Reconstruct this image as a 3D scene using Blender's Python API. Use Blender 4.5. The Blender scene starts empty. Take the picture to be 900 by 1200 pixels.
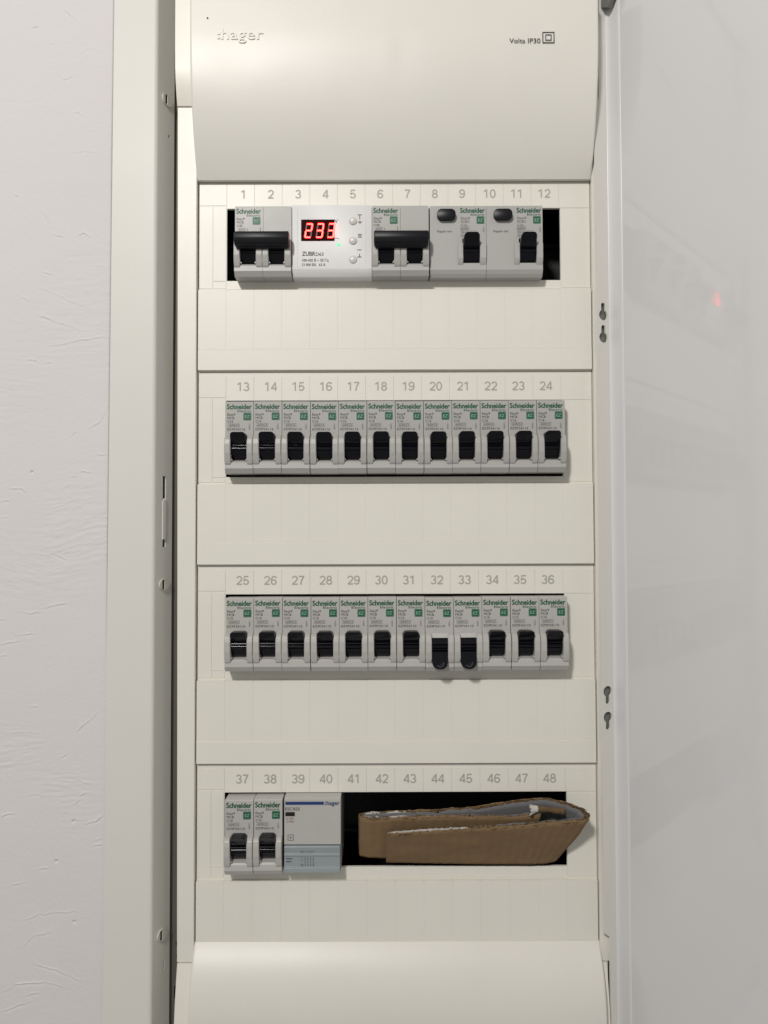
import bpy, bmesh, math, random
import numpy as np
from mathutils import Matrix, Vector

# ---------------------------------------------------------------- camera, world, lamp, exposure
SC = bpy.context.scene
COL = SC.collection
MM = 0.001
random.seed(7)
rng = np.random.RandomState(11)

cam_d = bpy.data.cameras.new('camera')
cam = bpy.data.objects.new('camera', cam_d)
COL.objects.link(cam)
cam_d.sensor_fit = 'VERTICAL'
cam_d.sensor_height = 36.0
cam_d.lens = 36.0 * 917.0 / 1200.0
cam_d.clip_start = 0.01
cam_d.clip_end = 50.0
_R = [[0.999995, 0.003163, -0.000615], [-0.000519, -0.030151, -0.999545], [-0.00318, 0.99954, -0.030149]]
cam.matrix_world = Matrix.Translation((-0.00757, -0.50045, -0.042646)) @ Matrix(_R).to_4x4()
SC.camera = cam

world = bpy.data.worlds.new('World')
SC.world = world
world.use_nodes = True
wn = world.node_tree
wn.nodes.clear()
w_out = wn.nodes.new('ShaderNodeOutputWorld')
w_bg = wn.nodes.new('ShaderNodeBackground')
w_tc = wn.nodes.new('ShaderNodeTexCoord')
w_sep = wn.nodes.new('ShaderNodeSeparateXYZ')
w_ramp = wn.nodes.new('ShaderNodeValToRGB')
w_map = wn.nodes.new('ShaderNodeMapRange')
w_map.inputs[1].default_value = -1.0
wn.links.new(w_tc.outputs['Generated'], w_sep.inputs[0])
wn.links.new(w_sep.outputs['Z'], w_map.inputs[0])
wn.links.new(w_map.outputs[0], w_ramp.inputs[0])
wn.links.new(w_ramp.outputs[0], w_bg.inputs[0])
wn.links.new(w_bg.outputs[0], w_out.inputs[0])
# a room: dim floor, pale walls, brighter ceiling
w_ramp.color_ramp.elements[0].position = 0.15
w_ramp.color_ramp.elements[0].color = (0.90, 0.87, 0.84, 1)
w_ramp.color_ramp.elements[1].position = 0.85
w_ramp.color_ramp.elements[1].color = (1.0, 0.985, 0.965, 1)
w_bg.inputs[1].default_value = 0.315

lamp_d = bpy.data.lights.new('ceiling_lamp', 'AREA')
lamp_d.shape = 'DISK'
lamp_d.size = 0.16
lamp_d.energy = 15.2
lamp_d.color = (1.0, 0.965, 0.915)
lamp = bpy.data.objects.new('ceiling_lamp', lamp_d)
COL.objects.link(lamp)
lamp.location = (-0.40, -1.25, 0.765)
lamp.rotation_euler = (Vector((0, 0, -0.03)) - lamp.location).to_track_quat('-Z', 'Y').to_euler()

SC.view_settings.view_transform = 'Standard'
SC.view_settings.look = 'None'
SC.view_settings.exposure = 0.0
SC.view_settings.gamma = 1.0
SC.render.engine = 'CYCLES'
SC.cycles.max_bounces = 6

# ---------------------------------------------------------------- materials
def mat(name, color, rough=0.4, spec=0.5, var=0.03, vscale=40.0, bump=0.0, bscale=900.0, emit=None, estr=0.0,
        coat=0.0, trans=0.0, vstretch=(1, 1, 1), rvar=0.06):
    m = bpy.data.materials.new(name)
    m.use_nodes = True
    nt = m.node_tree
    b = nt.nodes['Principled BSDF']
    b.inputs['Roughness'].default_value = rough
    b.inputs['Specular IOR Level'].default_value = spec
    b.inputs['Coat Weight'].default_value = coat
    if trans:
        b.inputs['Transmission Weight'].default_value = trans
    tc = nt.nodes.new('ShaderNodeTexCoord')
    mp = nt.nodes.new('ShaderNodeMapping')
    mp.inputs['Scale'].default_value = vstretch
    nt.links.new(tc.outputs['Object'], mp.inputs[0])
    no = nt.nodes.new('ShaderNodeTexNoise')
    no.inputs['Scale'].default_value = vscale
    no.inputs['Detail'].default_value = 5
    nt.links.new(mp.outputs[0], no.inputs['Vector'])
    mix = nt.nodes.new('ShaderNodeMix')
    mix.data_type = 'RGBA'
    lo = [c * (1 - var) for c in color] + [1]
    hi = [min(1, c * (1 + var)) for c in color] + [1]
    mix.inputs[6].default_value = lo
    mix.inputs[7].default_value = hi
    nt.links.new(no.outputs[0], mix.inputs[0])
    nt.links.new(mix.outputs[2], b.inputs['Base Color'])
    rr = nt.nodes.new('ShaderNodeMapRange')
    rr.inputs[3].default_value = max(0.02, rough - rvar)
    rr.inputs[4].default_value = min(1, rough + rvar)
    nt.links.new(no.outputs[0], rr.inputs[0])
    nt.links.new(rr.outputs[0], b.inputs['Roughness'])
    if bump:
        n2 = nt.nodes.new('ShaderNodeTexNoise')
        n2.inputs['Scale'].default_value = bscale
        n2.inputs['Detail'].default_value = 3
        nt.links.new(tc.outputs['Object'], n2.inputs['Vector'])
        bp = nt.nodes.new('ShaderNodeBump')
        bp.inputs['Strength'].default_value = bump
        bp.inputs['Distance'].default_value = 0.0004
        nt.links.new(n2.outputs[0], bp.inputs['Height'])
        nt.links.new(bp.outputs[0], b.inputs['Normal'])
    if emit:
        b.inputs['Emission Color'].default_value = (*emit, 1)
        b.inputs['Emission Strength'].default_value = estr
    return m

M = dict(
    cover=mat('cream_plastic', (0.73, 0.714, 0.648), 0.38, 0.42, 0.03, 25, 0.14, 1300),
    blank=mat('cream_plastic_satin', (0.705, 0.688, 0.635), 0.38, 0.44, 0.035, 18, 0.14, 1100),
    paint=mat('painted_steel', (0.665, 0.655, 0.615), 0.44, 0.3, 0.015, 20, 0.10, 700),
    door=mat('door_paint', (0.645, 0.645, 0.65), 0.03, 0.5, 0.03, 12, 0.035, 420, rvar=0.01),
    lining=mat('door_edge_paint', (0.655, 0.655, 0.665), 0.24, 0.4, 0.02, 15, 0.12, 300),
    dark=mat('shaded_interior', (0.004, 0.004, 0.0045), 0.7, 0.1, 0.2),  # pale enclosure metal; the shade inside is put into this near-black colour
    boxside=mat('shaded_box_steel', (0.10, 0.095, 0.08), 0.5, 0.4, 0.06, 30),  # shadow in the gap beside the cover is painted into this colour
    hole=mat('unlit_hole', (0.02, 0.02, 0.02), 0.8, 0.1),
    hinge=mat('hinge_steel', (0.15, 0.15, 0.14), 0.45, 0.4, 0.08, 60),
    rail=mat('shaded_rail_steel', (0.03, 0.03, 0.03), 0.5, 0.3),  # grey metal darkened in colour for the shade behind the openings
    wall=mat('painted_plaster', (0.665, 0.645, 0.645), 0.8, 0.2, 0.02, 14, 0.35, 420),
    mcb=mat('grey_moulded_plastic', (0.40, 0.395, 0.38), 0.42, 0.45, 0.03, 80, 0.10, 2500),
    mcb_light=mat('light_grey_moulded_plastic', (0.44, 0.43, 0.41), 0.40, 0.45, 0.03, 80, 0.10, 2500),
    black=mat('black_gloss_plastic', (0.004, 0.004, 0.007), 0.15, 0.25, 0.2, 60, rvar=0.02),
    black_satin=mat('black_satin_plastic', (0.006, 0.006, 0.009), 0.38, 0.25, 0.2, 60, 0.08, 2500),
    ring=mat('ring_highlight_plastic', (0.022, 0.022, 0.026), 0.35, 0.35, 0.2, 200),  # same black plastic, lightened to stand for highlights on the ring
    white=mat('white_gloss_plastic', (0.72, 0.715, 0.71), 0.42, 0.28, 0.015, 60, 0.03, 1500),
    button=mat('button_plastic', (0.62, 0.61, 0.58), 0.25, 0.5),
    clear=mat('blue_tinted_clear_plastic', (0.28, 0.315, 0.335), 0.14, 0.6, 0.05, 60, 0.04, 900, coat=0.4),
    grey_print=mat('grey_print', (0.385, 0.375, 0.335), 0.5, 0.3),
    dark_print=mat('dark_print', (0.05, 0.05, 0.05), 0.5, 0.3),
    soft_print=mat('soft_grey_print', (0.06, 0.06, 0.06), 0.5, 0.3),
    red_print=mat('faded_red_print', (0.30, 0.12, 0.10), 0.5, 0.3),
    green=mat('green_print', (0.002, 0.085, 0.034), 0.45, 0.35),
    pale_green=mat('pale_green_print', (0.30, 0.48, 0.38), 0.45, 0.35),
    blue=mat('blue_print', (0.012, 0.04, 0.16), 0.4, 0.4),
    glass=mat('display_window', (0.004, 0.001, 0.001), 0.15, 0.05, emit=(1.0, 0.01, 0.004), estr=0.022),  # red glow round the digits put in as faint emission
    segment=mat('lit_segment', (0.3, 0.02, 0.01), 0.4, 0.3, emit=(1.0, 0.0145, 0.012), estr=34.0),
    off_glow=mat('off_segment_glow', (0.10, 0.02, 0.02), 0.4, 0.3, emit=(1.0, 0.03, 0.01), estr=0.12),  # off segments glow faintly to imitate the halo of the lit ones
    led=mat('green_led', (0.12, 0.4, 0.24), 0.3, 0.3, emit=(0.25, 1.0, 0.50), estr=0.75),
    kraft=mat('kraft_paper', (0.205, 0.136, 0.074), 0.85, 0.15, 0.14, 60, 0.4, 500, vstretch=(1, 1, 3)),
    kraft_dark=mat('corrugated_medium', (0.13, 0.085, 0.046), 0.9, 0.1, 0.25, 200),
    liner=mat('shaded_white_paper', (0.15, 0.15, 0.155), 0.8, 0.2, 0.08, 90),  # white inner liner, shade between the sheets painted into its colour
    scrap=mat('white_torn_paper', (0.50, 0.485, 0.455), 0.9, 0.15, 0.08, 200),
    screw=mat('zinc_screw', (0.62, 0.60, 0.54), 0.35, 0.5, 0.05, 80),
)

# ---------------------------------------------------------------- helpers (all in millimetres)
def obj(name, bm, mats, parent=None, loc=(0, 0, 0), smooth=False, recalc=True):
    if recalc:
        bmesh.ops.recalc_face_normals(bm, faces=bm.faces)
    for v in bm.verts:
        v.co *= MM
    me = bpy.data.meshes.new(name)
    bm.to_mesh(me)
    bm.free()
    for m in (mats if isinstance(mats, (list, tuple)) else [mats]):
        me.materials.append(M[m])
    if smooth:
        for p in me.polygons:
            p.use_smooth = True
        try:
            me.set_sharp_from_angle(angle=math.radians(35))
        except Exception:
            pass
    o = bpy.data.objects.new(name, me)
    o.location = Vector(loc) * MM
    o.parent = parent
    COL.objects.link(o)
    return o

def thing(name, label, cat, loc, group=None):
    o = bpy.data.objects.new(name, None)
    o.empty_display_size = 0.01
    o.location = Vector(loc) * MM
    o['label'] = label
    o['category'] = cat
    if group:
        o['group'] = group
    COL.objects.link(o)
    return o

def dup(root, loc, label):
    def rec(o, parent):
        c = o.copy()
        COL.objects.link(c)
        if parent is not None:
            c.parent = parent
        for ch in o.children:
            rec(ch, c)
        return c
    r = rec(root, None)
    r.location = Vector(loc) * MM
    r.rotation_euler = (0.004 * (rng.rand() - .5), 0.006 * (rng.rand() - .5), 0.008 * (rng.rand() - .5))
    r['label'] = label
    return r

def box(bm, x0, x1, y0, y1, z0, z1, bev=0.0, seg=2, mi=0):
    vs = [bm.verts.new((x, y, z)) for x in (x0, x1) for y in (y0, y1) for z in (z0, z1)]
    idx = [(0, 1, 3, 2), (4, 6, 7, 5), (0, 4, 5, 1), (2, 3, 7, 6), (0, 2, 6, 4), (1, 5, 7, 3)]
    fs = [bm.faces.new([vs[i] for i in f]) for f in idx]
    for f in fs:
        f.material_index = mi
    if bev:
        es = list({e for f in fs for e in f.edges})
        r = bmesh.ops.bevel(bm, geom=es, offset=bev, segments=seg, profile=0.5, affect='EDGES')
        for f in r['faces']:
            f.material_index = mi
    return fs

def prism(bm, pts, a0, a1, axis='x', bev=0.0, seg=2, mi=0, keep=None):
    """polygon pts extruded along an axis; axis x: pts are (y, z); axis y: pts are (x, z); axis z: pts are (x, y)"""
    def at(p, a):
        return {'x': (a, p[0], p[1]), 'y': (p[0], a, p[1]), 'z': (p[0], p[1], a)}[axis]
    A = [bm.verts.new(at(p, a0)) for p in pts]
    B = [bm.verts.new(at(p, a1)) for p in pts]
    n = len(pts)
    fs = [bm.faces.new(A), bm.faces.new(B[::-1])]
    for i in range(n):
        j = (i + 1) % n
        fs.append(bm.faces.new([A[i], B[i], B[j], A[j]]))
    for f in fs:
        f.material_index = mi
    if bev:
        es = list({e for f in fs for e in f.edges})
        r = bmesh.ops.bevel(bm, geom=es, offset=bev, segments=seg, profile=0.5, affect='EDGES', clamp_overlap=True)
        for f in r['faces']:
            f.material_index = mi
    return fs

def rrect(x0, x1, z0, z1, r, n=5):
    out = []
    for cx, cz, a in ((x1 - r, z1 - r, 0), (x0 + r, z1 - r, 90), (x0 + r, z0 + r, 180), (x1 - r, z0 + r, 270)):
        for k in range(n + 1):
            t = math.radians(a + 90 * k / n)
            out.append((cx + r * math.cos(t), cz + r * math.sin(t)))
    return out

def circle(cx, cz, r, n=24):
    return [(cx + r * math.cos(2 * math.pi * k / n), cz + r * math.sin(2 * math.pi * k / n)) for k in range(n)]

def plate(bm, outer, holes, y0, y1, mi=0, xform=None):
    """sheet in the xz plane with holes, front face at y0, back face at y1"""
    tmp = bmesh.new()
    es = []
    loops = []
    for lp in [outer] + list(holes):
        vs = [tmp.verts.new((p[0], 0, p[1])) for p in lp]
        loops.append(vs)
        for i in range(len(vs)):
            es.append(tmp.edges.new((vs[i], vs[(i + 1) % len(vs)])))
    bmesh.ops.triangle_fill(tmp, use_beauty=True, edges=es, normal=(0, -1, 0))
    tmp.verts.index_update()
    F = [[v.index for v in f.verts] for f in tmp.faces]
    P = [(v.co.x, v.co.z) for v in tmp.verts]
    LI = [[v.index for v in lp] for lp in loops]
    tmp.free()
    fx = xform or (lambda u, y, z: (u, y, z))
    A = [bm.verts.new(fx(p[0], y0, p[1])) for p in P]
    B = [bm.verts.new(fx(p[0], y1, p[1])) for p in P]
    new = []
    for f in F:
        new.append(bm.faces.new([A[i] for i in f]))
        new.append(bm.faces.new([B[i] for i in f[::-1]]))
    for lp in LI:
        for i in range(len(lp)):
            a, b = lp[i], lp[(i + 1) % len(lp)]
            new.append(bm.faces.new([A[a], A[b], B[b], B[a]]))
    for f in new:
        f.material_index = mi
    return new

_tcache = {}

def text_polys(s, bold=0.0, shear=0.0):
    key = (s, shear)
    if key not in _tcache:
        c = bpy.data.curves.new('lettering_curve', 'FONT')
        c.body = s
        c.size = 1.0
        c.resolution_u = 3
        c.shear = shear
        o = bpy.data.objects.new('lettering_curve', c)
        COL.objects.link(o)
        dg = bpy.context.evaluated_depsgraph_get()
        dg.update()
        me = bpy.data.meshes.new_from_object(o.evaluated_get(dg))
        V = [(v.co.x, v.co.y) for v in me.vertices]
        F = [list(p.vertices) for p in me.polygons]
        bpy.data.objects.remove(o)
        bpy.data.curves.remove(c)
        bpy.data.meshes.remove(me)
        x0 = min(v[0] for v in V)
        V = [(v[0] - x0, v[1]) for v in V]
        _tcache[key] = (V, F)
    return _tcache[key]

def text(bm, s, x, z, h, y, mi=0, width=None, align='l', bold=0.0, shear=0.0, rot=0, depth=0.0):
    """letters with cap height h, baseline at z, on the plane y (facing -y); width squeezes the line"""
    V, F = text_polys(s, bold, shear)
    k = h / 0.70
    w = max(v[0] for v in V) * k
    kx = k if width is None else k * width / w
    w = w if width is None else width
    ox = {'l': 0, 'c': -w / 2, 'r': -w}[align]
    # heavier weights are struck several times, a hair apart
    b = bold * k
    strikes = [(0, 0)] if bold <= 0 else [(-b, 0), (b, 0), (0, b), (0, -b)]
    for q, (sx, sz) in enumerate(strikes):
        vs, vb = [], []
        for vx, vy in V:
            px, pz = vx * kx + ox + sx, vy * k + sz
            if rot == 90:
                px, pz = -pz, px
            vs.append(bm.verts.new((x + px, y - 0.004 * q, z + pz)))
            if depth:
                vb.append(bm.verts.new((x + px, y + depth, z + pz)))
        for f in F:
            bm.faces.new([vs[i] for i in f]).material_index = mi
    if depth:
        cnt = {}
        for f in F:
            for i in range(len(f)):
                e = (f[i], f[(i + 1) % len(f)])
                kx_ = tuple(sorted(e))
                cnt.setdefault(kx_, []).append(e)
        for k_, l in cnt.items():
            if len(l) == 1:
                a, b = l[0]
                bm.faces.new([vs[a], vs[b], vb[b], vb[a]]).material_index = mi

def arc(cx, cz, rx, rz, a0, a1, n=14):
    return [(cx + rx * math.cos(math.radians(a0 + (a1 - a0) * k / n)), cz + rz * math.sin(math.radians(a0 + (a1 - a0) * k / n))) for k in range(n + 1)]

DIGITS = {
    '0': [arc(.29, .5, .235, .45, 0, 360, 26)],
    '1': [[(.34, 1.0), (.34, 0)], [(.30, .95), (.22, .84), (.06, .77)]],
    '2': [arc(.29, .69, .235, .26, 168, -38) + [(.30, .30), (.06, .06)], [(.02, .05), (.56, .05)]],
    '3': [arc(.28, .725, .205, .225, 158, -90), arc(.28, .275, .24, .225, 90, -162)],
    '4': [[(.44, 0), (.44, 1.0)], [(.42, .95), (.05, .30)], [(.0, .27), (.59, .27)]],
    '5': [[(.53, .95), (.14, .95), (.09, .47)] + arc(.28, .315, .245, .265, 140, -158)],
    '6': [arc(.295, .305, .235, .255, 0, 360, 24), arc(.335, .53, .275, .42, 38, 200)],
    '7': [[(.02, .95), (.56, .95)], [(.53, .92), (.38, .66), (.27, .36), (.22, 0)]],
    '8': [arc(.29, .735, .195, .215, 0, 360, 22), arc(.29, .275, .235, .23, 0, 360, 22)],
    '9': [arc(.285, .695, .235, .255, 0, 360, 24), arc(.245, .47, .275, .42, -142, 20)],
}

def digits(bm, s, x, z, h, y, wt=0.075, mi=0, wide=1.17):
    '''bold sans-serif figures of cap height h, centred on x, drawn as ribbons'''
    adv = 0.66
    x -= (adv * (len(s) - 1) + 0.58) * h * wide / 2
    q = 0
    for ch in s:
        for st in DIGITS[ch]:
            q += 1
            P = [Vector((x + p[0] * h * wide, z + p[1] * h)) for p in st]
            closed = (P[0] - P[-1]).length < 1e-5
            if closed:
                P = P[:-1]
            n = len(P)
            L, Rr = [], []
            for i in range(n):
                a = P[i - 1] if (i > 0 or closed) else P[i]
                c = P[(i + 1) % n] if (i < n - 1 or closed) else P[i]
                d1, d2 = (P[i] - a), (c - P[i])
                d1 = d1.normalized() if d1.length > 1e-9 else d2.normalized()
                d2 = d2.normalized() if d2.length > 1e-9 else d1
                t = (d1 + d2).normalized()
                nn = Vector((-t.y, t.x))
                m_ = wt * h / max(0.5, abs(nn.dot(Vector((-d1.y, d1.x)))))
                yy = y - 0.006 * (q % 5)
                for lst, sg in ((L, 1), (Rr, -1)):
                    p = P[i] + nn * m_ * sg
                    lst.append(bm.verts.new((p.x, yy, p.y)))
            for i in range(n if closed else n - 1):
                j = (i + 1) % n
                bm.faces.new([Rr[i], Rr[j], L[j], L[i]]).material_index = mi
        x += adv * h * wide

def bar(bm, x0, x1, z0, z1, y, mi=0):
    """a printed rectangle on the plane y"""
    f = bm.faces.new([bm.verts.new(p) for p in ((x0, y, z0), (x1, y, z0), (x1, y, z1), (x0, y, z1))])
    f.material_index = mi

def outline(bm, x0, x1, z0, z1, t, y, mi=0):
    bar(bm, x0, x1, z1 - t, z1, y, mi)
    bar(bm, x0, x1, z0, z0 + t, y, mi)
    bar(bm, x0, x0 + t, z0 + t, z1 - t, y, mi)
    bar(bm, x1 - t, x1, z0 + t, z1 - t, y, mi)

# ---------------------------------------------------------------- the plastered wall
STROKES = [[(-202.8, 264.3), (-197.4, 268.7), (-192.5, 270.4), (-187.5, 265.4)], [(-204.1, 227.7), (-201.4, 228.3), (-198.1, 225.5)], [(-206.0, 202.3), (-199.5, 202.3), (-197.9, 203.4), (-191.4, 202.3)], [(-215.8, 254.9), (-210.8, 249.3), (-204.9, 253.2)], [(-231.9, 283.9), (-227.5, 284.4)], [(-212.9, 296.6), (-201.9, 287.7)], [(-219.2, 272.7), (-217.6, 273.2)], [(-241.6, 175.4), (-238.9, 173.8)], [(-226.3, 168.3), (-220.8, 159.5), (-218.1, 152.9)], [(-219.7, 151.2), (-213.7, 148.5), (-207.2, 146.3)], [(-202.3, 149.0), (-197.5, 150.6), (-193.1, 147.3)], [(-223.2, 125.0), (-216.7, 123.3)], [(-226.4, 115.7), (-212.2, 109.7), (-193.3, 101.4)], [(-226.7, 98.3), (-220.2, 95.5), (-195.8, 87.3)], [(-222.7, 77.0), (-201.2, 81.3), (-183.9, 84.0), (-180.7, 82.9)], [(-232.4, 69.5), (-225.3, 68.3)], [(-220.5, 67.2), (-217.2, 67.2)], [(-190.8, 129.2), (-184.8, 128.7)], [(-236.6, 109.7), (-231.1, 106.4)], [(-180.9, 41.7), (-183.6, 34.6), (-186.8, 29.3), (-193.7, 25.5)], [(-206.0, 20.1), (-200.7, 23.9)], [(-188.8, 9.8), (-181.8, 8.7)], [(-203.7, -4.6), (-200.4, -4.7)], [(-197.8, -1.4), (-190.8, -2.0)], [(-243.3, -12.0), (-235.3, -12.1), (-232.5, -14.8)], [(-247.5, -20.6), (-243.2, -19.6)], [(-248.4, -30.3), (-243.1, -30.3)], [(-216.1, -52.9), (-205.3, -57.2)], [(-237.1, -89.1), (-229.1, -90.2), (-221.1, -90.2)], [(-222.2, -87.5), (-210.4, -84.4), (-205.1, -83.8)], [(-247.5, -109.8), (-234.2, -107.7)], [(-247.4, -116.7), (-242.1, -116.2)], [(-247.7, -93.8), (-245.0, -94.4)], [(-236.9, -104.0), (-226.3, -103.5)], [(-200.1, -163.9), (-195.4, -160.2), (-192.2, -157.6), (-185.9, -152.3)], [(-226.9, -148.5), (-223.1, -148.5)], [(-209.5, -180.2), (-205.3, -178.1)], [(-199.9, -193.9), (-191.4, -195.5)], [(-215.4, -121.5), (-212.2, -122.6)], [(-196.1, -195.5), (-191.4, -196.0)], [(-197.7, -203.4), (-193.4, -202.3)], [(-200.8, -208.1), (-196.6, -206.5)], [(-231.6, -204.3), (-225.2, -202.7), (-219.9, -203.3)], [(-246.3, -216.3), (-241.0, -214.7), (-236.8, -214.8)], [(-193.3, -221.2), (-186.4, -218.6), (-182.7, -216.0)], [(-237.9, -258.1), (-230.0, -256.6)], [(-222.1, -248.8), (-215.3, -247.8)], [(-229.7, -279.5), (-221.8, -276.4), (-208.7, -274.9), (-195.5, -274.4)], [(-232.2, -296.1), (-224.3, -289.4), (-213.8, -286.8)], [(-245.0, -324.0), (-234.6, -318.9), (-224.1, -317.4), (-213.5, -317.9), (-203.0, -321.1)], [(-230.3, -325.6), (-219.8, -323.6)], [(-224.2, -306.5), (-208.3, -311.2), (-192.5, -318.5)], [(-244.9, -334.9), (-223.9, -328.8)], [(-187.9, -231.2), (-182.6, -230.1)], [(-190.5, -234.8), (-182.6, -233.8)]]
PITS = [(-200.6, -219.5), (-211.2, -244.0), (-199.8, -281.0), (-229.0, -2.0)]

_ncache = {}
def value_noise(X, Z, sx, sz, seed):
    if seed not in _ncache:
        _ncache[seed] = np.random.RandomState(seed).rand(400, 400)
    G = _ncache[seed]
    u, v = X / sx + 200.3, Z / sz + 200.7
    i, j = np.floor(u).astype(int), np.floor(v).astype(int)
    fu, fv = u - i, v - j
    fu, fv = fu * fu * (3 - 2 * fu), fv * fv * (3 - 2 * fv)
    g = lambda a, b: G[a % 400, b % 400]
    return (g(i, j) * (1 - fu) + g(i + 1, j) * fu) * (1 - fv) + (g(i, j + 1) * (1 - fu) + g(i + 1, j + 1) * fu) * fv

def build_wall():
    xs = np.arange(-270, -173.9, 0.5)
    zs = np.arange(-372, 336, 0.5)
    X, Z = np.meshgrid(xs, zs)
    warp = 7 * (value_noise(X, Z, 30, 40, 1) - .5) + 12 * (value_noise(X, Z, 70, 60, 8) - .5)
    H = 0.5 * (value_noise(X, Z, 55, 48, 2) - .5) + 0.12 * (value_noise(X, Z, 14, 10, 3) - .5)
    amt = np.clip(value_noise(X, Z + warp, 38, 26, 4) * 2.6 - 1.15, 0, 1) * np.clip(0.95 - (Z + 60) / 330, 0.22, 1)
    rip = value_noise(X, Z + warp, 16, 2.1, 5) - .5
    rip2 = value_noise(X, Z + warp * 1.3, 6, 1.1, 6) - .5
    H += amt * (0.22 * rip + 0.28 * rip2)
    H += 0.05 * (value_noise(X, Z, 1.5, 1.1, 7) - .5)
    for si, st in enumerate(STROKES):
        a, wd = 0.30 + 0.24 * rng.rand(), 0.27 + 0.22 * rng.rand()
        best = np.full(X.shape, 1e9)
        par = np.zeros(X.shape)
        side = np.zeros(X.shape)
        n = len(st) - 1
        wig = 1.1 * (value_noise(X, Z, 3.5, 3.5, 30 + si) - .5) + 0.5 * (value_noise(X, Z, 1.2, 1.2, 31 + si) - .5)
        for k in range(n):
            (ax, az), (bx, bz) = st[k], st[k + 1]
            dx, dz = bx - ax, bz - az
            L2 = dx * dx + dz * dz
            t = np.clip(((X - ax) * dx + (Z - az) * dz) / L2, 0, 1)
            d = np.hypot(X - ax - t * dx, Z - az - t * dz)
            s = np.sign((X - ax) * dz - (Z - az) * dx) * (1 if dx >= 0 else -1)
            m = d < best
            best = np.where(m, d, best)
            par = np.where(m, (k + t) / n, par)
            side = np.where(m, s, side)
        sd = best * side + wig
        env = np.sin(np.pi * np.clip(par, 0.03, 0.97)) ** 0.6 * np.clip(0.15 + 1.5 * value_noise(X, Z, 4, 4, 90 + si), 0, 1.3)
        near = np.exp(-np.maximum(best - 0.2, 0) ** 2 / 9.0)
        H += a * env * (np.exp(-(sd / wd) ** 2) * 1.1 - 0.5 * np.exp(-((sd - 0.8) / 0.7) ** 2)) * near
    for px, pz in PITS:
        H -= 1.6 * np.exp(-((X - px) ** 2 + (Z - pz) ** 2) / 0.45)
    Y = -8.6 - np.clip(H, -2, 1.0)
    gx = -179.96 + 0.0042 * Z
    Y = np.where(X > gx + 0.4, np.maximum(Y, -9.2), Y)
    # hairline joint between plaster and frame, filled towards the bottom
    Y = Y + 2.6 * np.clip((Z + 140) / 120, 0.12, 1) * np.exp(-((X - gx + 0.25) / 0.55) ** 2)
    ny, nx = X.shape
    co = np.stack([X, Y, Z], -1).reshape(-1, 3) * MM
    idx = np.arange(nx * ny).reshape(ny, nx)
    q = np.stack([idx[:-1, :-1], idx[:-1, 1:], idx[1:, 1:], idx[1:, :-1]], -1).reshape(-1, 4)
    V = [tuple(v) for v in co]
    F = [tuple(f) for f in q]
    def quad(x0, x1, z0, z1):
        b = len(V)
        V.extend([(x0 * MM, -.0086, z0 * MM), (x1 * MM, -.0086, z0 * MM), (x1 * MM, -.0086, z1 * MM), (x0 * MM, -.0086, z1 * MM)])
        F.append((b, b + 1, b + 2, b + 3))
    zt, zb = float(zs[-1]), float(zs[0])
    quad(-2200, -270, -1300, 1500)
    quad(-270, 2200, 405, 1500)
    quad(-270, 2200, -1300, -440)
    quad(175, 2200, -440, 405)
    quad(-270, -174, zt, 405)
    quad(-270, -174, -440, zb)
    me = bpy.data.meshes.new('wall')
    me.from_pydata(V, [], F)
    me.materials.append(M['wall'])
    for p in me.polygons:
        p.use_smooth = True
    o = bpy.data.objects.new('wall', me)
    o['kind'] = 'structure'
    COL.objects.link(o)
build_wall()

# ---------------------------------------------------------------- the cabinet
cab = thing('electrical_cabinet', 'cream recessed distribution cabinet with its steel door swung open', 'cabinet', (0, 0, 0))
ZT, ZB = 395.0, -430.0         # top and bottom of the recess

# painted steel surround: flat flange on the wall, rounded edge, sloped return
def flange_x(z):
    return -179.96 + 0.0042 * z, -151.17 + 0.0009 * z

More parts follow.
